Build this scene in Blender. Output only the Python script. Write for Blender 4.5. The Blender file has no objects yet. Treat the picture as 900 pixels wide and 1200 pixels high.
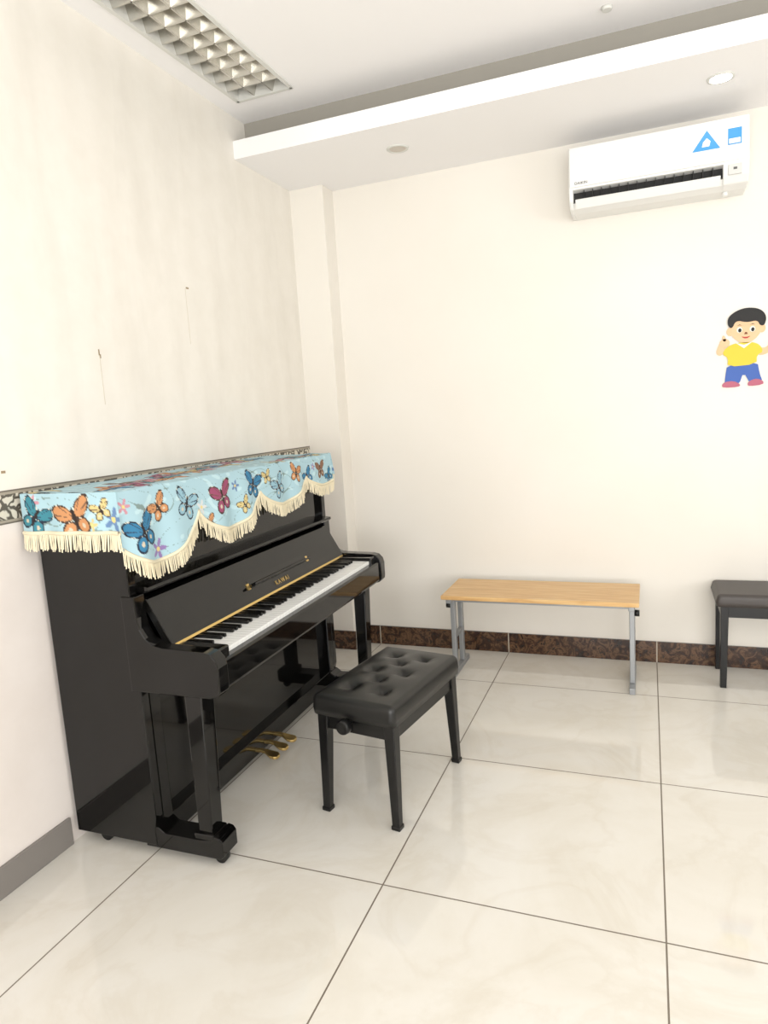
import bpy, bmesh, numpy as np, random
from math import *
from mathutils import Matrix, Vector, Euler
random.seed(4)
S=bpy.context.scene
def R(a,b,c):
    f=np.array([sin(a)*cos(b),cos(a)*cos(b),sin(b)])
    r=np.array([cos(a),-sin(a),0.0]); d=np.cross(f,r)
    return np.array([r*cos(c)+d*sin(c),-r*sin(c)+d*cos(c),f])
T=0.8
F,ca,cb,cc,H=798.2,-.3748,-.1437,.0635,1.4219
RIGHT,DOWN,FWD=R(ca,cb,cc)

# ---------- helpers ----------
def lin(c): return tuple((x/12.92 if x<=.04045 else ((x+.055)/1.055)**2.4) for x in c)
def mat(name,col,rough=.5,metal=0,coat=0,spec=.5,emis=0):
    m=bpy.data.materials.new(name); m.use_nodes=True
    b=m.node_tree.nodes['Principled BSDF']; c=lin(col)+(1,)
    b.inputs['Base Color'].default_value=c; b.inputs['Roughness'].default_value=rough
    b.inputs['Metallic'].default_value=metal; b.inputs['Coat Weight'].default_value=coat
    b.inputs['Coat Roughness'].default_value=.05; b.inputs['Specular IOR Level'].default_value=spec
    if emis: b.inputs['Emission Color'].default_value=c; b.inputs['Emission Strength'].default_value=emis
    return m
class N:
    def __init__(s,m): s.m=m; s.t=m.node_tree; s.b=s.t.nodes['Principled BSDF']
    def n(s,t,**k):
        x=s.t.nodes.new(t)
        for a,v in k.items(): setattr(x,a,v)
        return x
    def l(s,a,b): s.t.links.new(a,b)
    def math(s,op,a,b=0.0):
        x=s.n('ShaderNodeMath',operation=op)
        for i,v in enumerate((a,b)):
            if isinstance(v,(int,float)): x.inputs[i].default_value=v
            else: s.l(v,x.inputs[i])
        return x.outputs[0]
    def ramp(s,f,stops):
        x=s.n('ShaderNodeValToRGB'); e=x.color_ramp.elements
        while len(e)<len(stops): e.new(.5)
        for i,(p,c) in enumerate(stops): e[i].position=p; e[i].color=lin(c)+(1,)
        s.l(f,x.inputs[0]); return x.outputs[0]
    def noise(s,co,scale,detail=4,rough=.5,dist=0):
        x=s.n('ShaderNodeTexNoise'); x.inputs['Scale'].default_value=scale; x.inputs['Detail'].default_value=detail
        x.inputs['Roughness'].default_value=rough; x.inputs['Distortion'].default_value=dist; s.l(co,x.inputs['Vector']); return x.outputs['Fac']
    def mapped(s,co,sc):
        mp=s.n('ShaderNodeMapping'); mp.inputs['Scale'].default_value=sc; s.l(co,mp.inputs[0]); return mp.outputs[0]
    def mix(s,f,a,b,mode='MIX'):
        x=s.n('ShaderNodeMix',data_type='RGBA',blend_type=mode)
        if isinstance(f,(int,float)): x.inputs[0].default_value=f
        else: s.l(f,x.inputs[0])
        for i,v in ((6,a),(7,b)):
            if isinstance(v,tuple): x.inputs[i].default_value=lin(v)+(1,)
            else: s.l(v,x.inputs[i])
        return x.outputs[2]
def empty(name,loc,rz=0):
    e=bpy.data.objects.new(name,None); S.collection.objects.link(e); e.location=loc; e.rotation_euler=(0,0,rz)
    e.empty_display_size=.1; return e
def mesh(name,vs,fs,m=None,parent=None,smooth=False,bevel=0,seg=2,loc=None,rot=None):
    me=bpy.data.meshes.new(name); me.from_pydata([tuple(map(float,v)) for v in vs],[],fs); me.validate()
    bm=bmesh.new(); bm.from_mesh(me); bmesh.ops.recalc_face_normals(bm,faces=bm.faces); bm.to_mesh(me); bm.free()
    o=bpy.data.objects.new(name,me); S.collection.objects.link(o)
    if m is not None:
        for x in (m if isinstance(m,list) else [m]): me.materials.append(x)
    if smooth:
        for p in me.polygons: p.use_smooth=True
    if bevel:
        b=o.modifiers.new('bevel','BEVEL'); b.width=bevel; b.segments=seg; b.limit_method='ANGLE'; b.angle_limit=radians(35)
        b.harden_normals=False
    if parent: o.parent=parent
    if loc: o.location=loc
    if rot: o.rotation_euler=rot
    return o
BF=[(0,1,2,3),(4,7,6,5),(0,4,5,1),(1,5,6,2),(2,6,7,3),(3,7,4,0)]
def bv(x0,x1,y0,y1,z0,z1): return [(x0,y0,z0),(x1,y0,z0),(x1,y1,z0),(x0,y1,z0),(x0,y0,z1),(x1,y0,z1),(x1,y1,z1),(x0,y1,z1)]
def box(name,x0,x1,y0,y1,z0,z1,m,parent=None,bevel=0,**k): return mesh(name,bv(x0,x1,y0,y1,z0,z1),BF,m,parent,bevel=bevel,**k)
def boxes(name,L,m,parent=None,bevel=0,**k):
    vs=[];fs=[]
    for b in L:
        n=len(vs); vs+=bv(*b); fs+=[tuple(i+n for i in f) for f in BF]
    return mesh(name,vs,fs,m,parent,bevel=bevel,**k)
def extr(name,prof,a0,a1,m,parent=None,axis='y',bevel=0,**k):
    n=len(prof)
    def P(p,q,a): return {'y':(p,a,q),'x':(a,p,q),'z':(p,q,a)}[axis]
    vs=[P(p,q,a0) for p,q in prof]+[P(p,q,a1) for p,q in prof]
    fs=[tuple(range(n)),tuple(range(2*n-1,n-1,-1))]+[(i,(i+1)%n,n+(i+1)%n,n+i) for i in range(n)]
    return mesh(name,vs,fs,m,parent,bevel=bevel,**k)
def tube(name,p0,p1,r0,r1,m,parent=None,seg=20,bevel=0,smooth=True):
    p0=Vector(p0);p1=Vector(p1); d=(p1-p0).normalized(); a=d.orthogonal().normalized(); b=d.cross(a)
    vs=[];
    for p,r in((p0,r0),(p1,r1)):
        for i in range(seg):
            t=2*pi*i/seg; vs.append(p+a*cos(t)*r+b*sin(t)*r)
    fs=[tuple(range(seg)),tuple(range(2*seg-1,seg-1,-1))]+[(i,(i+1)%seg,seg+(i+1)%seg,seg+i) for i in range(seg)]
    o=mesh(name,vs,fs,m,parent,bevel=bevel)
    if smooth:
        for p in o.data.polygons:
            if len(p.vertices)==4: p.use_smooth=True
    return o
def frustum(name,b,bs,t,ts,m,parent=None,bevel=0):
    vs=[]
    for (x,y,z),(sx,sy) in((b,bs),(t,ts)):
        vs+=[(x-sx,y-sy,z),(x+sx,y-sy,z),(x+sx,y+sy,z),(x-sx,y+sy,z)]
    return mesh(name,vs,BF,m,parent,bevel=bevel)

# ---------- dimensions ----------
WX=-1.895; BY=3.80; SZ=2.705; CZ=2.91; CY=3.105; X1=3.2; Y0=-2.4; PX=-1.6885; PY=3.665
TX,TY=-1.5645,1.7367-.0
# ---------- room materials ----------
wl=mat('wallpaper_cream',(.90,.885,.85),.6); g=N(wl); tc=g.n('ShaderNodeTexCoord').outputs['Object']
sx=g.n('ShaderNodeSeparateXYZ'); g.l(tc,sx.inputs[0])
st=g.math('SINE',g.math('MULTIPLY',sx.outputs[1],2*pi/.16))
ns=g.noise(tc,14,3); ns2=g.noise(tc,1.0,4)
f=g.math('ADD',g.math('MULTIPLY',st,.045),g.math('ADD',g.math('MULTIPLY',ns,.35),g.math('MULTIPLY',ns2,.4)))
c=g.ramp(f,[(.2,(.88,.862,.825)),(.55,(.912,.897,.865))])
gr=g.noise(g.mapped(tc,(1,5,1.2)),1.4,4,.55,.2)
smd=g.ramp(gr,[(.50,(0,0,0)),(.80,(1,1,1))])
bwf=g.n('ShaderNodeRGBToBW'); g.l(smd,bwf.inputs[0])
c=g.mix(g.math('MULTIPLY',bwf.outputs[0],.22),c,(.76,.735,.69))
sp=g.noise(tc,9,6,.7); spk=g.ramp(sp,[(.70,(0,0,0)),(.76,(1,1,1))]); b2=g.n('ShaderNodeRGBToBW'); g.l(spk,b2.inputs[0])
c=g.mix(g.math('MULTIPLY',b2.outputs[0],.2),c,(.70,.66,.60))
g.l(c,g.b.inputs['Base Color'])
wb=mat('painted_wall_cream',(.90,.885,.85),.55); g=N(wb); tc=g.n('ShaderNodeTexCoord').outputs['Object']
g.l(g.ramp(g.noise(tc,1.1,4),[(.3,(.892,.872,.834)),(.7,(.908,.892,.860))]),g.b.inputs['Base Color'])
ww=mat('ceiling_white',(.955,.95,.95),.7)
wlow=mat('wallpaper_lower',(.89,.855,.82),.6); g=N(wlow); tc=g.n('ShaderNodeTexCoord').outputs['Object']
g.l(g.ramp(g.noise(tc,2.2,5,.6),[(.35,(.865,.83,.80)),(.65,(.90,.87,.845))]),g.b.inputs['Base Color'])
fm=mat('polished_tile',(.9,.88,.83),.1,spec=.6); g=N(fm); tc=g.n('ShaderNodeTexCoord').outputs['Object']
n1=g.noise(tc,1.6,7,.6,1.2); n2=g.noise(tc,2.4,7,.6,.9)
base=g.ramp(n1,[(.3,(.83,.81,.765)),(.5,(.858,.843,.808)),(.7,(.875,.865,.84))])
vein=g.ramp(n2,[(.45,(.868,.856,.822)),(.5,(.79,.755,.69)),(.56,(.868,.856,.825))])
c=g.mix(.18,base,vein)
sx=g.n('ShaderNodeSeparateXYZ'); g.l(tc,sx.inputs[0])
def gl(o,off):
    a=g.math('SUBTRACT',o,off-80*T); a=g.math('MODULO',a,T); a=g.math('SUBTRACT',a,T/2); a=g.math('ABSOLUTE',a)
    return g.math('GREATER_THAN',a,T/2-.0024)
gm=g.math('MAXIMUM',gl(sx.outputs[0],TX),gl(sx.outputs[1],TY))
g.l(g.mix(gm,c,(.45,.41,.36)),g.b.inputs['Base Color'])
g.l(g.math('ADD',g.math('MULTIPLY',gm,.5),.04),g.b.inputs['Roughness'])
mb=mat('brown_marble',(.2,.12,.08),.15); g=N(mb); tc=g.n('ShaderNodeTexCoord').outputs['Object']
c=g.ramp(g.noise(tc,16,8,.7,1.5),[(.32,(.09,.06,.05)),(.48,(.22,.14,.10)),(.56,(.42,.31,.22)),(.62,(.16,.10,.08))])
sx=g.n('ShaderNodeSeparateXYZ'); g.l(tc,sx.inputs[0])
a=g.math('GREATER_THAN',g.math('ABSOLUTE',g.math('SUBTRACT',g.math('MODULO',g.math('SUBTRACT',sx.outputs[0],TX-80*T),T),T/2)),T/2-.003)
g.l(g.mix(a,c,(.7,.66,.6)),g.b.inputs['Base Color'])
gb=mat('grey_vinyl',(.50,.48,.46),.5)
# ---------- room ----------
box('floor',WX-.1,X1+.1,Y0-.1,BY+.1,-.1,0,fm)
wall_l=box('wall_left',WX-.1,WX,Y0,BY+.1,1.15,3.1,wl)
box('wall_left_lower',WX-.1,WX,Y0,BY+.1,0,1.15,wlow)
box('wall_back',WX,X1,BY,BY+.1,0,3.1,wb)
box('trim_pilaster',WX,PX,PY,BY,0,SZ,wb)
boxes('wall_right',[(X1,X1+.1,Y0,BY+.1,0,.9),(X1,X1+.1,Y0,BY+.1,2.4,3.1),(X1,X1+.1,Y0,-1.2,.9,2.4),(X1,X1+.1,2.2,BY+.1,.9,2.4)],wb)
boxes('wall_front',[(WX,X1,Y0-.1,Y0,0,.3),(WX,X1,Y0-.1,Y0,2.5,3.1),(WX,-1.2,Y0-.1,Y0,.3,2.5),(2.4,X1,Y0-.1,Y0,.3,2.5)],wb)
FX0,FX1,FY0,FY1=-1.785,-1.495,1.80,3.00
cv=CY+.12
boxes('ceiling',[(WX,FX0,Y0,cv,CZ,CZ+.05),(FX1,X1,Y0,cv,CZ,CZ+.05),(FX0,FX1,Y0,FY0,CZ,CZ+.05),(FX0,FX1,FY1,cv,CZ,CZ+.05)],ww)
box('ceiling_soffit',WX,X1,CY,BY,SZ,SZ+.012,ww)
box('trim_cove_fascia',WX,X1,CY,CY+.02,SZ+.012,2.79,ww)
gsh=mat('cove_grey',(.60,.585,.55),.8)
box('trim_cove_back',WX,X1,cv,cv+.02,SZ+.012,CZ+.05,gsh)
box('baseboard_back',PX,X1,BY-.012,BY,0,.115,mb)
box('baseboard_pilaster',WX,PX+.012,PY-.012,PY,0,.115,mb)
box('baseboard_left',WX,WX+.012,Y0,1.63,0,.10,gb,bevel=.003)
sc=mat('scuff_brown',(.58,.51,.40),.7); sc2=mat('scuff_faint',(.82,.79,.73),.7)
boxes('scuff_marks',[(WX,WX+.0015,2.037,2.042,1.70,1.722),(WX,WX+.0015,2.042,2.047,1.690,1.704),(WX,WX+.0015,2.607,2.625,2.019,2.026),(WX,WX+.0015,1.56,1.575,1.31,1.318)],sc,wall_l)
boxes('seam_tears',[(WX,WX+.001,2.039,2.042,1.52,1.70),(WX,WX+.001,2.600,2.602,1.78,2.02)],sc2,wall_l)
bo=mat('border_pattern',(.8,.78,.7),.6); g=N(bo); tc=g.n('ShaderNodeTexCoord').outputs['Object']
sx=g.n('ShaderNodeSeparateXYZ'); g.l(tc,sx.inputs[0])
v=g.n('ShaderNodeTexVoronoi',feature='DISTANCE_TO_EDGE'); v.inputs['Scale'].default_value=28
nz=g.n('ShaderNodeTexNoise'); nz.inputs['Scale'].default_value=20; g.l(tc,nz.inputs['Vector'])
vm=g.n('ShaderNodeVectorMath',operation='MULTIPLY_ADD'); g.l(nz.outputs['Color'],vm.inputs[0]); vm.inputs[1].default_value=(.06,.06,.06); g.l(tc,vm.inputs[2]); g.l(vm.outputs[0],v.inputs['Vector'])
c=g.ramp(v.outputs['Distance'],[(.08,(.34,.32,.28)),(.15,(.82,.80,.74))])
zz=g.math('ABSOLUTE',g.math('SUBTRACT',sx.outputs[2],1.203))
e=g.math('GREATER_THAN',zz,.040)
c=g.mix(e,c,(.62,.59,.53)); e2=g.math('GREATER_THAN',zz,.048); c=g.mix(e2,c,(.42,.39,.35))
g.l(c,g.b.inputs['Base Color'])
box('trim_wallpaper_border',WX,WX+.002,Y0,PY,1.150,1.256,bo)
fr=mat('window_frame_white',(.9,.9,.9),.4)
def area(name,loc,rot,sxx,sy,e,col):
    l=bpy.data.lights.new(name,'AREA'); l.shape='RECTANGLE'; l.size=sxx; l.size_y=sy; l.energy=e; l.color=col
    o=bpy.data.objects.new(name,l); S.collection.objects.link(o); o.location=loc; o.rotation_euler=rot; return o
area('daylight_front',(.6,Y0-.04,1.30),(radians(114),0,0),3.4,1.9,160,(1,.985,.965))
area('daylight_right',(X1+.05,.5,1.65),(radians(104),0,radians(90)),3.3,1.4,62,(1,.985,.965))
wr=empty('window_1',(.6,Y0-.02,1.4))
boxes('frame',[(-1.8,-1.74,-.02,.02,-1.1,1.1),(1.74,1.8,-.02,.02,-1.1,1.1),(-1.8,1.8,-.02,.02,1.04,1.1),(-1.8,1.8,-.02,.02,-1.1,-1.04),(-.03,.03,-.02,.02,-1.1,1.1)],fr,wr)
wr=empty('window_2',(X1+.02,.5,1.65))
boxes('frame',[(-.02,.02,-1.7,-1.64,-.75,.75),(-.02,.02,1.64,1.7,-.75,.75),(-.02,.02,-1.7,1.7,.69,.75),(-.02,.02,-1.7,1.7,-.75,-.69),(-.02,.02,-.03,.03,-.75,.75)],fr,wr)
w=bpy.data.worlds.new('sky'); S.world=w; w.use_nodes=True
w.node_tree.nodes['Background'].inputs[0].default_value=(.9,.95,1,1); w.node_tree.nodes['Background'].inputs[1].default_value=1.0

# ---------- materials ----------
blk=mat('black_lacquer',(.03,.028,.026),.05,spec=.45)
blk2=mat('black_satin',(.05,.05,.05),.28,spec=.4)
gold=mat('brass',(.86,.74,.48),.28,1)
ivory=mat('key_white',(.93,.93,.92),.25); ebony=mat('key_black',(.03,.03,.03),.25)
# ================= PIANO =================
PL=(-1.862,1.645,0);PR=radians(.7)
pn=empty('upright_piano',PL,PR)
Wd=1.46
side=[(-.012,.045),(.325,.045),(.325,.10),(.335,.14),(.335,1.195),(-.012,1.195)]
extr('side_panel_1',side,0,.035,blk,pn,bevel=.003); extr('side_panel_2',side,Wd-.035,Wd,blk,pn,bevel=.003)
arm=[(.30,.585),(.60,.585),(.625,.592),(.638,.605),(.64,.625),(.64,.685),(.634,.708),(.615,.728),(.59,.734),(.44,.738),(.405,.745),(.378,.765),(.36,.795),(.352,.83),(.350,.90),(.30,.90)]
extr('key_arm_1',arm,-.004,.05,blk,pn,bevel=.004,seg=3); extr('key_arm_2',arm,Wd-.05,Wd+.004,blk,pn,bevel=.004,seg=3)
box('lid',-.01,.35,-.012,Wd+.012,1.195,1.218,blk,pn,bevel=.005)
box('back_frame',0,.02,.035,Wd-.035,.05,1.19,blk2,pn)
box('upper_panel',.28,.312,.035,Wd-.035,.90,1.195,blk,pn,bevel=.002)
extr('upper_ledge',[(.28,.905),(.372,.905),(.38,.913),(.378,.922),(.30,.932),(.28,.932)],.036,Wd-.036,blk,pn)
extr('fallboard',[(.428,.722),(.440,.730),(.355,.880),(.338,.885),(.330,.872),(.41,.722)],.05,Wd-.05,blk,pn,bevel=.003)
extr('fallboard_hinge',[(.438,.7225),(.4435,.7245),(.4400,.7325),(.438,.731)],.06,Wd-.06,gold,pn)
dx,dz=-.085/.172,.150/.172
def fb(s,n): return (.440+dx*s+n*dz, .730+dz*s+n*(-dx))
extr('music_lip',[fb(.055,0),fb(.055,.035),fb(.063,.037),fb(.068,.004),fb(.09,0)],.57,1.06,blk,pn,bevel=.002)
extr('music_lip_mount_1',[fb(.05,0),fb(.05,.004),fb(.075,.004),fb(.075,0)],.555,.572,gold,pn)
extr('music_lip_mount_2',[fb(.05,0),fb(.05,.004),fb(.075,.004),fb(.075,0)],1.058,1.075,gold,pn)
tx=bpy.data.curves.new('maker_lettering','FONT'); tx.body='KAWAI'; tx.size=.028; tx.extrude=.0006; tx.align_x='CENTER'; tx.space_character=1.4; tx.materials.append(gold)
to=bpy.data.objects.new('maker_lettering',tx); S.collection.objects.link(to); to.parent=pn
px_,pz_=fb(.018,.0015)
to.matrix_local=Matrix(((0,dx,dz,px_),(1,0,0,.80),(0,dz,-dx,pz_),(0,0,0,1)))
box('keybed',.29,.605,.045,Wd-.045,.595,.675,blk,pn,bevel=.003)
extr('key_slip',[(.597,.60),(.628,.60),(.632,.61),(.632,.690),(.627,.697),(.60,.697)],.05,Wd-.05,blk,pn,bevel=.002)
box('key_block_1',.43,.612,.05,.108,.675,.726,blk,pn,bevel=.006,seg=3); box('key_block_2',.43,.612,Wd-.108,Wd-.05,.675,.726,blk,pn,bevel=.006,seg=3)
kw=(Wd-.22)/52
boxes('white_keys',[(.43,.602,.11+i*kw+.0006,.11+(i+1)*kw-.0006,.68,.712) for i in range(52)],ivory,pn,bevel=.001,seg=1)
bk=[]
for i in range(51):
    if (i%7) in (0,2,3,5,6):
        y=.11+(i+1)*kw; bk.append((.432,.535,y-.0055,y+.0055,.712,.724))
boxes('black_keys',bk,ebony,pn,bevel=.0015,seg=1)
box('lower_panel',.275,.302,.035,Wd-.035,.10,.59,blk,pn,bevel=.002)
box('bottom_rail',.02,.330,.035,Wd-.035,.035,.115,blk,pn,bevel=.003)
for i,y in enumerate((.045,Wd-.045)):
    s='_%d'%(i+1)
    frustum('leg'+s,(.515,y,.10),(.026,.03),(.525,y,.588),(.032,.034),blk,pn,bevel=.004)
    extr('toe'+s,[(.28,.035),(.572,.035),(.584,.045),(.584,.095),(.574,.108),(.555,.112),(.545,.098),(.50,.092),(.36,.092),(.335,.11),(.28,.115)],y-.042,y+.042,blk,pn,bevel=.003)
    box('leg_cap'+s,.475,.553,y-.04,y+.04,.09,.115,blk,pn,bevel=.006)
    tube('caster'+s,(.55,y-.012,.022),(.55,y+.012,.022),.022,.022,blk2,pn)
    tube('caster_rear'+s,(.08,y-.012,.024),(.08,y+.012,.024),.024,.024,blk2,pn)
    box('front_stile'+s,.30,.335,(.035 if i==0 else Wd-.085),(.085 if i==0 else Wd-.035),.10,.59,blk,pn,bevel=.003)
for i,y in enumerate((.635,.71,.785)):
    vs=[];fs=[]
    prof=[(.325,.009,.066),(.355,.010,.068),(.375,.011,.066),(.39,.017,.060),(.405,.023,.055),(.422,.023,.052),(.432,.015,.050),(.435,.006,.049)]
    for x,hw,z in prof:
        vs+=[(x,y-hw,z),(x,y+hw,z),(x,y+hw,z-.011),(x,y-hw,z-.011)]
    for k in range(len(prof)-1):
        for e in range(4): fs.append((4*k+e,4*k+(e+1)%4,4*k+4+(e+1)%4,4*k+4+e))
    fs+=[(0,1,2,3),tuple(len(vs)-4+i for i in (3,2,1,0))]
    mesh('pedal_%d'%(i+1),vs,fs,gold,pn,bevel=.002,smooth=False)
# ---- cloth ----
cl=empty('piano_cover_cloth',PL,PR)
cm=mat('butterfly_fabric',(.6,.8,.88),.8); g=N(cm); at=g.n('ShaderNodeAttribute',attribute_name='Col'); g.l(at.outputs['Color'],g.b.inputs['Base Color'])
BFs=[]
BL=(.20,.47,.62);OR=(.76,.54,.36);MG=(.58,.27,.40);YE=(.80,.73,.50);NV=(.20,.27,.40);BR=(.48,.35,.28);PK=(.76,.54,.59);TE=(.22,.50,.56);LB=(.55,.70,.76)
BFs+= [(.045,1.10,.072,.3,BL,NV),(.14,1.165,.048,.6,OR,BR),(.285,1.155,.060,-.4,LB,NV),(.50,1.15,.070,.2,MG,BR),(.73,1.17,.062,-.3,BL,NV),
       (.64,1.10,.036,.5,YE,BR),(.93,1.14,.058,.4,LB,NV),(1.10,1.18,.05,-.3,OR,BR),(1.22,1.15,.045,.5,BL,NV),(1.36,1.17,.05,.1,BR,OR),(1.45,1.13,.04,.6,BL,TE),(.40,1.07,.034,.2,OR,BR),(.84,1.19,.034,.2,YE,BR)]
FLW=[(.12,1.03,.036,(.55,.46,.66)),(.37,1.13,.028,(.80,.81,.81)),(.60,1.18,.024,(.38,.48,.64)),(1.28,1.19,.02,(.55,.46,.66)),(-.02,1.19,.026,PK)]
BFs+= [(-.955,1.165,.062,-.5,TE,NV),(-.80,1.16,.074,.3,OR,BR),(-.695,1.185,.036,.4,YE,BR)]
FLW+= [(-.655,1.155,.040,(.38,.50,.66)),(-.965,1.21,.028,PK),(-.73,1.14,.022,YE)]
cols=[BL,OR,MG,YE,BR,TE,PK]
for i in range(34):
    a=1.46*((i*.618)%1); b=2.03+.30*((i*.37)%1); BFs.append((a,b,.050+.02*random.random(),random.random()*6,random.choice(cols),random.choice([NV,BR])))
def fcol(A,B):
    C=np.empty(A.shape+(3,)); C[:]=(.64,.765,.805)
    n=np.sin(A*37+np.sin(B*51)*2)*np.sin(B*43+np.sin(A*29)*2); C[n>.72]=(.71,.82,.845)
    w=np.abs(np.sin(A*23+3*np.sin(B*31))*1.0-np.sin(B*40+2*np.sin(A*17))); C[(w<.035)]=(.48,.56,.55)
    for a,b,s,c in FLW:
        dx_=A-a;dy_=B-b;r=np.hypot(dx_,dy_)/s; th=np.arctan2(dy_,dx_); m=r<.65+.35*np.cos(5*th); C[m]=c; C[r<.22]=(.85,.78,.5)
    for a,b,s,rt,c1,c2 in BFs:
        dx_=(A-a)/s;dy_=(B-b)/s; X=dx_*cos(rt)+dy_*sin(rt);Y=-dx_*sin(rt)+dy_*cos(rt); X=np.abs(X)
        def ell(cx,cy,rx,ry,ang):
            u=(X-cx)*cos(ang)+(Y-cy)*sin(ang);v=-(X-cx)*sin(ang)+(Y-cy)*cos(ang); return (u/rx)**2+(v/ry)**2
        e2=ell(.38,-.42,.42,.34,-.9); e1=ell(.52,.36,.62,.36,.65)
        C[e2<1]=np.array(c2)*.55; C[e2<.6]=c1; C[e2<.08]=(.78,.74,.65)
        C[e1<1]=np.array(c2)*.5; C[e1<.66]=c1
        vein=(np.abs(np.sin(np.arctan2(Y,X)*7))<.22)&(e1<.66); C[vein]=np.array(c2)*.8
        C[(e1<.95)&(e1>.78)&(np.sin(np.arctan2(Y,X)*16)>.5)]=(.82,.80,.73)
        C[((X/.07)**2+(Y/.5)**2)<1]=(.15,.1,.08)
    return C
def grid(name,P,A,B,parent):
    h,wd=A.shape; vs=P.reshape(-1,3); idx=np.arange(h*wd).reshape(h,wd)
    fs=np.stack([idx[:-1,:-1],idx[:-1,1:],idx[1:,1:],idx[1:,:-1]],-1).reshape(-1,4).tolist()
    o=mesh(name,vs.tolist(),fs,cm,parent,smooth=True)
    C=fcol(A,B).reshape(-1,3); C=np.where(C<=.04045,C/12.92,((C+.055)/1.055)**2.4)
    at=o.data.color_attributes.new('Col','FLOAT_COLOR','POINT'); at.data.foreach_set('color',np.hstack([C,np.ones((len(C),1))]).ravel())
    return o
YA=-.045; YB=Wd+.035
def zb(y): return 1.110+.032*max(y,0)-(.127-.045*y)*abs(sin(pi*(y+.08)/.43))**.7
NC=440; ys=np.linspace(YA,YB,NC); XF=.362; ZT=1.238
def front_x(y,z):
    k=np.clip((ZT-z)/.2,0,1); return XF+.006+k*(.012+.010*np.sin(y*2*pi/.215+.8)+.004*np.sin(y*41))
top_n,fr_n=90,80
P=np.zeros((top_n+fr_n,NC,3));A=np.zeros((top_n+fr_n,NC));B=A.copy()
for i in range(top_n):
    x=-.015+(XF+.015)*i/(top_n-1)
    P[i,:,0]=x; P[i,:,1]=ys; P[i,:,2]=ZT+.004*np.sin(ys*23+x*30)*np.sin(x*19)+.001; A[i]=ys;B[i]=2+x
zbs=np.array([zb(y) for y in ys])
for j in range(fr_n):
    t=(j+1)/fr_n; z=ZT-(ZT-zbs)*t
    P[top_n+j,:,0]=front_x(ys,z); P[top_n+j,:,1]=ys; P[top_n+j,:,2]=z; A[top_n+j]=ys;B[top_n+j]=z
grid('cover_top_and_front',P,A,B,cl)
frg=[];frf=[]
def strand(x,y,z,L,w=.0017,dx_=0,dy_=0):
    n=len(frg)
    for k in range(3):
        t=2*pi*k/3; frg.append((x+w*cos(t),y+w*sin(t),z))
    for k in range(3):
        t=2*pi*k/3; frg.append((x+dx_+w*1.1*cos(t),y+dy_+w*1.1*sin(t),z-L))
    frf.extend([(n,n+1,n+4,n+3),(n+1,n+2,n+5,n+4),(n+2,n,n+3,n+5),(n+3,n+4,n+5)])
fri=mat('cream_fringe',(.87,.83,.72),.85)
def braid(path,name):
    vs=[];fs=[]
    for i,(x,y,z) in enumerate(path):
        for k in range(6):
            t=2*pi*k/6; vs.append((x+.004*cos(t) ,y+.004*cos(t),z+.007*sin(t)))
        if i:
            for k in range(6): fs.append((6*(i-1)+k,6*(i-1)+(k+1)%6,6*i+(k+1)%6,6*i+k))
    mesh(name,vs,fs,fri,cl,smooth=True)
fp=[]
yy=np.arange(YA,YB,.0042)
for y in yy:
    z=zb(y); x=float(front_x(y,z))+.001; fp.append((x,y,z)); strand(x,y,z,.048+.010*random.random(),dx_=random.uniform(-.004,.008),dy_=random.uniform(-.006,.006))
braid(fp,'fringe_braid_front')
for sgn,y0,nm in((-1,YA,'near'),(1,YB,'far')):
    zs=1.114 if sgn<0 else 1.13
    xs=np.linspace(-.015,XF+.008,100); P=np.zeros((36,100,3));A=np.zeros((36,100));B=A.copy(); fp=[]
    for j in range(36):
        t=j/35; z=ZT+.001-(ZT-zs)*t
        P[j,:,0]=xs+ (.012*t*(np.clip(xs,0,1)/XF)**4); P[j,:,1]=y0+sgn*t*(.006+.006*np.sin(xs*2*pi/.12)); P[j,:,2]=z; A[j]=xs-1; B[j]=z
    grid('cover_side_'+nm,P,A,B,cl)
    for x in np.arange(-.014,XF+.015,.0042):
        yq=y0+sgn*(.006+.006*sin(x*2*pi/.12))+sgn*.001; fp.append((x,yq,zs)); strand(x,yq,zs,.050+.010*random.random(),dx_=random.uniform(-.006,.006),dy_=sgn*random.uniform(-.001,.007))
    braid(fp,'fringe_braid_'+nm)
mesh('fringe_strands',frg,frf,fri,cl)

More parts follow.
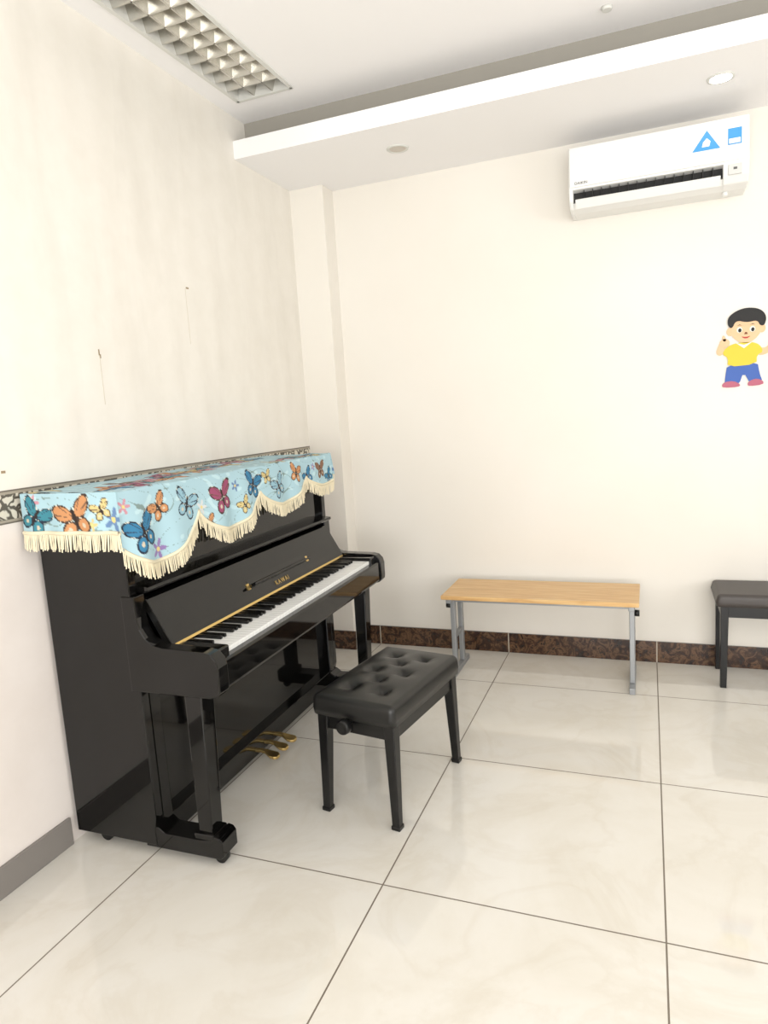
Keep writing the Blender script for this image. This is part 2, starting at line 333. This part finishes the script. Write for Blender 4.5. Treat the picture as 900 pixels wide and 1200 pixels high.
# ================= STOOL =================
lea=mat('black_leather',(.085,.085,.08),.3,spec=.45); g=N(lea); tc=g.n('ShaderNodeTexCoord').outputs['Object']
bp=g.n('ShaderNodeBump'); bp.inputs['Strength'].default_value=.06; g.l(g.noise(tc,400,2),bp.inputs['Height']); g.l(bp.outputs[0],g.b.inputs['Normal'])
sl=empty('piano_stool',(-.920,2.285,0),radians(-9))
def cushion(name,hx,hy,z0,z1,m,parent,dents,depth,sig,dome=.012,r=.022):
    nx,ny=90,140; xs=np.linspace(-1,1,nx);ys_=np.linspace(-1,1,ny)
    X,Y=np.meshgrid(np.sign(xs)*(1-(1-np.abs(xs))**1.3),np.sign(ys_)*(1-(1-np.abs(ys_))**1.3),indexing='ij')
    X=X*hx;Y=Y*hy
    ex=np.clip((np.abs(X)-(hx-r))/r,0,1);ey=np.clip((np.abs(Y)-(hy-r))/r,0,1)
    e=np.clip(np.hypot(ex,ey),0,1)
    Z=z1-r*(1-np.sqrt(1-e**2*.999))+dome*(1-(X/hx)**2)*(1-(Y/hy)**2)
    k=np.where((ex>0)&(ey>0),1/np.maximum(np.hypot(ex,ey),1),1)
    Xr=np.sign(X)*np.where(ex*ey>0,(hx-r)+r*ex*k,np.abs(X));Yr=np.sign(Y)*np.where(ex*ey>0,(hy-r)+r*ey*k,np.abs(Y))
    for a,b in dents:
        d=np.hypot(Xr-a,Yr-b); Z-=depth*np.exp(-(d/sig)**1.2)
        for sx_,sy_ in((1,1),(1,-1),(-1,1),(-1,-1)):
            u=((Xr-a)*sx_+(Yr-b)*sy_)/1.414; v=(-(Xr-a)*sy_+(Yr-b)*sx_)/1.414
            Z-=depth*.22*np.exp(-(v/.006)**2)*np.exp(-(u/.03)**2)*(u>0)
    vs=np.stack([Xr,Yr,Z],-1).reshape(-1,3).tolist(); idx=np.arange(nx*ny).reshape(nx,ny)
    fs=np.stack([idx[:-1,:-1],idx[:-1,1:],idx[1:,1:],idx[1:,:-1]],-1).reshape(-1,4).tolist()
    loop=list(idx[:,0])+list(idx[-1,1:])+list(idx[-2::-1,-1])+list(idx[0,-2:0:-1]); n0=len(vs); L=len(loop)
    for t,inf in((.5,1.012),(1,1.0)):
        for q_ in loop: vs.append([vs[q_][0]*inf,vs[q_][1]*inf,(z1-r)+(z0-(z1-r))*t])
    for i in range(L):
        j=(i+1)%L; fs.append((loop[i],loop[j],n0+j,n0+i)); fs.append((n0+i,n0+j,n0+L+j,n0+L+i))
    fs.append(tuple(range(n0+L,n0+2*L)))
    return mesh(name,vs,fs,m,parent,smooth=True)
dn=[(sx_*.065,y_) for y_ in(-.165,0,.165) for sx_ in(-1,1)]+[(0,-.083),(0,.083)]
cushion('cushion',.168,.272,.378,.450,lea,sl,dn,.024,.026,dome=.018)
for i,(a,b) in enumerate(dn):
    zt=.450+.018*(1-(a/.168)**2)*(1-(b/.272)**2)-.024
    tube('button_%d'%(i+1),(a,b,zt-.008),(a,b,zt+.003),.011,.007,lea,sl,seg=14)
boxes('apron',[(-.15,.15,-.248,-.228,.318,.380),(-.15,.15,.228,.248,.318,.380),(-.15,-.13,-.24,.24,.318,.380),(.13,.15,-.24,.24,.318,.380),(-.145,.145,-.245,.245,.368,.380)],blk2,sl,bevel=.003)
k=1
for sx_ in(-1,1):
    for sy_ in(-1,1):
        frustum('leg_%d'%k,(sx_*.145,sy_*.25,.008),(.014,.014),(sx_*.136,sy_*.235,.375),(.021,.021),blk2,sl,bevel=.003)
        box('foot_%d'%k,sx_*.145-.017,sx_*.145+.017,sy_*.25-.017,sy_*.25+.017,0,.016,blk2,sl,bevel=.003); k+=1
for i,s in enumerate((-1,1)):
    tube('knob_stem_%d'%(i+1),(-.02,s*.245,.362),(-.02,s*.285,.362),.010,.010,blk2,sl)
    tube('knob_%d'%(i+1),(-.02,s*.282,.362),(-.02,s*.308,.362),.028,.025,blk2,sl,bevel=.004)

# ================= WOOD BENCH =================
wd=mat('light_wood',(.82,.64,.40),.35); g=N(wd); tc=g.n('ShaderNodeTexCoord').outputs['Object']
nn=g.noise(g.mapped(tc,(1.2,14,8)),4,5,.6,.6)
g.l(g.ramp(nn,[(.3,(.74,.57,.36)),(.5,(.82,.66,.44)),(.7,(.86,.73,.52))]),g.b.inputs['Base Color'])
gm_=mat('grey_steel',(.60,.61,.62),.4,.5)
wbn=empty('wooden_bench',(-.53,3.49,0))
box('seat_board',-.485,.485,-.185,.185,.442,.464,wd,wbn,bevel=.004)
for i,s in enumerate((-1,1)):
    x=s*.45
    boxes('leg_frame_%d'%(i+1),[(x-.012,x+.012,-.095,-.06,.03,.44),(x-.012,x+.012,.05,.085,.03,.44),(x-.014,x+.014,-.165,.165,0,.03),(x-.014,x+.014,-.165,.165,.417,.442),(x-.010,x+.010,-.06,.05,.20,.225)],gm_,wbn,bevel=.003)
    tube('adjust_knob_%d'%(i+1),(x+s*.012,-.077,.385),(x+s*.035,-.077,.385),.016,.016,blk2,wbn)
boxes('rail',[(-.445,.445,-.085,-.07,.405,.435),(-.445,.445,.06,.075,.405,.435)],gm_,wbn,bevel=.002)

# ================= BLACK BENCH =================
bb=empty('piano_bench',(.76,3.64,0))
cushion('seat_pad',.460,.152,.41,.470,mat('dark_vinyl',(.26,.24,.23),.45),bb,[],0,.02,dome=.004,r=.02)
boxes('apron',[(-.44,.44,-.138,-.118,.355,.41),(-.44,.44,.118,.138,.355,.41),(-.44,-.42,-.138,.138,.355,.41),(.42,.44,-.138,.138,.355,.41)],blk2,bb,bevel=.002)
k=1
for sx_ in(-1,1):
    for sy_ in(-1,1):
        frustum('leg_%d'%k,(sx_*.428,sy_*.124,0),(.014,.014),(sx_*.425,sy_*.122,.41),(.018,.018),blk2,bb,bevel=.002); k+=1

# ================= AIR CONDITIONER =================
acw=mat('white_plastic',(.91,.91,.90),.3); dk=mat('vent_dark',(.08,.08,.08),.6)
ac=empty('air_conditioner',(.038,BY,2.480))
hw=.388
prof=[(0,.147),(-.17,.147),(-.195,.140),(-.205,.12),(-.212,-.055),(-.17,-.06),(-.16,-.10),(-.19,-.112),(-.17,-.135),(-.12,-.147),(0,-.147)]
extr('body',prof,-hw+.018,hw-.10,acw,ac,axis='x',bevel=.003)
prof2=[(0,.1475),(-.17,.1475),(-.196,.141),(-.207,.12),(-.214,-.05),(-.206,-.105),(-.18,-.135),(-.12,-.1475),(0,-.1475)]
extr('end_cap_1',prof2,-hw,-hw+.02,acw,ac,axis='x',bevel=.006,seg=3)
extr('end_cap_2',prof2,hw-.105,hw,acw,ac,axis='x',bevel=.006,seg=3)
box('front_panel',-hw+.004,hw-.004,-.219,-.205,-.045,.135,acw,ac,bevel=.005,seg=3)
box('outlet_shadow',-hw+.02,hw-.105,-.172,-.158,-.102,-.058,dk,ac)
boxes('outlet_fins',[(-.36+i*.04,-.357+i*.04,-.2,-.165,-.10,-.058) for i in range(1,16)],dk,ac)
extr('outlet_flap',[(-.205,-.098),(-.209,-.104),(-.185,-.137),(-.18,-.134)],-hw+.03,hw-.115,acw,ac,axis='x')
box('display_panel',hw-.085,hw-.03,-.2205,-.21,-.105,-.06,mat('display_grey',(.80,.80,.79),.3),ac,bevel=.002)
box('display_lamp',hw-.065,hw-.05,-.2212,-.2205,-.085,-.075,mat('display_dark',(.35,.35,.35),.3),ac)
blu=mat('sticker_blue',(.25,.58,.82),.4); wht=mat('sticker_white',(.92,.92,.92),.5)
extr('sticker_triangle',[(.155,.015),(.27,.015),(.215,.098)],-.2195,-.2205,blu,ac,axis='y')
extr('sticker_flake',[(.195,.03),(.225,.03),(.23,.05),(.215,.065),(.20,.05)],-.2205,-.2212,wht,ac,axis='y')
box('sticker_square',.30,.355,-.2205,-.2195,.02,.088,blu,ac); box('sticker_square_inner',.305,.350,-.2212,-.2205,.025,.045,wht,ac)
tx=bpy.data.curves.new('brand_mark','FONT'); tx.body='DAIKIN'; tx.size=.018; tx.extrude=.0003; tx.materials.append(mat('print_black',(.1,.1,.1),.5))
to=bpy.data.objects.new('brand_mark',tx); S.collection.objects.link(to); to.parent=ac; to.rotation_euler=(radians(90),0,0); to.location=(-.36,-.2195,-.035)
tube('drain_stub',(.30,-.10,-.165),(.30,-.10,-.14),.012,.012,acw,ac)

# ================= CARTOON BOY CUTOUT =================
boy=empty('cartoon_boy_cutout',(.432,BY,1.628))
K=.0040
cen=(870,405)
def poly(name,pts,layer,colr,sm=0):
    P=[((u-cen[0])*K,-(v-cen[1])*K) for u,v in pts]
    for _ in range(sm):
        Q=[]
        for i in range(len(P)):
            a=P[i];b=P[(i+1)%len(P)]; Q+= [(a[0]*.75+b[0]*.25,a[1]*.75+b[1]*.25),(a[0]*.25+b[0]*.75,a[1]*.25+b[1]*.75)]
        P=Q
    y1=-(.004+layer*.0012); extr(name,P,0 if layer==0 else -(.004+(layer-1)*.0012),y1,colr,boy,axis='y')
def ell(cx,cy,rx,ry,n=28): return [(cx+rx*cos(2*pi*i/n),cy+ry*sin(2*pi*i/n)) for i in range(n)]
sk=mat('skin_print',(.90,.74,.58),.6);ye=mat('shirt_yellow',(.86,.77,.22),.6);bl=mat('trousers_blue',(.24,.38,.68),.6);bk_=mat('hair_black',(.05,.045,.045),.6)
rd=mat('shoe_pink',(.70,.38,.46),.6);wo=mat('foam_white',(.92,.92,.90),.6);mo=mat('mouth_red',(.70,.2,.2),.6);br=mat('line_brown',(.45,.25,.12),.6)
poly('arm_raised',[(853,405),(846,414),(840,410),(843,400),(848,393),(854,395),(853,401),(849,406),(856,404)],0,sk,2)
poly('hand_raised',ell(850,398,5.5,5),1,sk)
poly('finger_raised',[(848,396),(847,389),(850,389),(852,396)],1,sk,1)
poly('arm_out',[(884,404),(893,408),(899,403),(903,401),(905,405),(897,415),(884,416)],0,sk,2)
poly('hand_out',[(897,404),(899,398),(901,403),(906,399),(904,404),(909,404),(904,409),(898,410)],1,sk,1)
poly('legs',[(853,424),(886,423),(888,436),(892,448),(879,450),(871,434),(866,450),(850,450),(851,438)],0,bl,1)
poly('shoe_1',[(850,445),(860,444),(868,449),(866,452),(849,452),(847,449)],1,rd,1)
poly('shoe_2',[(878,445),(886,443),(893,447),(892,451),(877,452),(875,449)],1,rd,1)
poly('shirt',[(852,403),(862,399),(879,399),(888,403),(892,412),(885,415),(885,426),(853,427),(854,416),(847,411)],1,ye,1)
poly('collar',[(862,399),(871,406),(880,399),(871,402)],2,wo)
poly('ear_1',ell(856,385,4,5),0,sk);poly('ear_2',ell(890,384,4,5),0,sk)
poly('face',[(858,372),(872,369),(888,372),(890,386),(884,396),(873,401),(862,396),(856,387)],1,sk,2)
poly('hair',[(853,378),(853,368),(862,361),(874,358),(888,361),(895,370),(893,381),(888,381),(885,374),(874,376),(862,372),(858,382)],2,bk_,2)
for i,x in enumerate((866,880)):
    poly('eye_%d'%(i+1),ell(x,384,3,3.4),2,wo); poly('pupil_%d'%(i+1),ell(x+.3,384.5,1.8,2.4),3,bk_)
    poly('eyebrow_%d'%(i+1),[(x-3,379),(x,377.5),(x+3,379),(x,378.3)],2,bk_)
poly('nose',[(872,387),(874,387),(875,389.5),(871,389.5)],2,br)
poly('mouth',[(867,391.5),(873,393),(879,391.5),(873,395.5)],2,mo,1)

# ================= CEILING LIGHTS =================
alu=mat('brushed_aluminium',(.78,.77,.74),.25,.9); frm=mat('fixture_frame',(.84,.84,.82),.4)
refl=mat('reflector_grey',(.60,.59,.56),.4,.3)
tl=empty('louvre_ceiling_light',((FX0+FX1)/2,(FY0+FY1)/2,CZ))
hx,hy=(FX1-FX0)/2,(FY1-FY0)/2
boxes('frame',[(-hx-.006,-hx+.012,-hy,hy,-.006,.09),(hx-.012,hx+.006,-hy,hy,-.006,.09),(-hx,hx,-hy-.006,-hy+.012,-.006,.09),(-hx,hx,hy-.012,hy+.006,-.006,.09)],frm,tl)
box('reflector',-hx,hx,-hy,hy,.075,.085,refl,tl)
vs=[];fs=[]
nb=13
for i in range(1,nb):
    y=-hy+.014+(2*hy-.028)*i/nb
    n=len(vs)
    for x in(-hx+.012,hx-.012): vs+=[(x,y-.003,0),(x,y+.003,0),(x,y+.020,.045),(x,y-.020,.045)]
    fs+=[tuple(n+a for a in f) for f in((0,1,5,4),(1,2,6,5),(2,3,7,6),(3,0,4,7))]
for i in(1,2):
    x=-hx+2*hx*i/3; n=len(vs)
    for y in(-hy+.012,hy-.012): vs+=[(x-.003,y,0),(x+.003,y,0),(x+.018,y,.045),(x-.018,y,.045)]
    fs+=[tuple(n+a for a in f) for f in((0,1,5,4),(1,2,6,5),(2,3,7,6),(3,0,4,7))]
mesh('louvre_blades',vs,fs,alu,tl)
tub=mat('tube_off',(.74,.73,.71),.4)
for i,x in enumerate((-.097,0,.097)): tube('tube_%d'%(i+1),(x,-hy+.03,.062),(x,hy-.03,.062),.012,.012,tub,tl)
def down(loc,on):
    d=empty('ceiling_downlight',loc)
    n=36;vs=[];fs=[]
    rr=[(.055,0),(.053,-.005),(.045,-.007),(.040,-.003),(.038,.0)]
    for r_,z in rr:
        for i in range(n): vs.append((r_*cos(2*pi*i/n),r_*sin(2*pi*i/n),z))
    for k in range(4):
        for i in range(n): fs.append((k*n+i,k*n+(i+1)%n,(k+1)*n+(i+1)%n,(k+1)*n+i))
    mesh('ring',vs,fs,frm,d,smooth=True)
    tube('lens',(0,0,-.004),(0,0,-.0005),.041,.041,mat('lamp_on',(1,.98,.93),.4,emis=25) if on else mat('lamp_off',(.78,.75,.71),.4),d,seg=32)
down((-1.140,3.39,SZ),False); down((.290,3.37,SZ),True)
tube('smoke_detector',(-.137,3.02,CZ-.012),(-.137,3.02,CZ),.018,.022,frm)

# ---------- camera ----------
cd=bpy.data.cameras.new('camera'); cam=bpy.data.objects.new('camera',cd); S.collection.objects.link(cam); S.camera=cam
cd.sensor_fit='VERTICAL'; cd.sensor_height=24; cd.lens=F/1200*24; cd.clip_start=.02
cam.matrix_world=Matrix(((RIGHT[0],-DOWN[0],-FWD[0],0),(RIGHT[1],-DOWN[1],-FWD[1],0),(RIGHT[2],-DOWN[2],-FWD[2],H),(0,0,0,1)))
S.view_settings.view_transform='Standard'
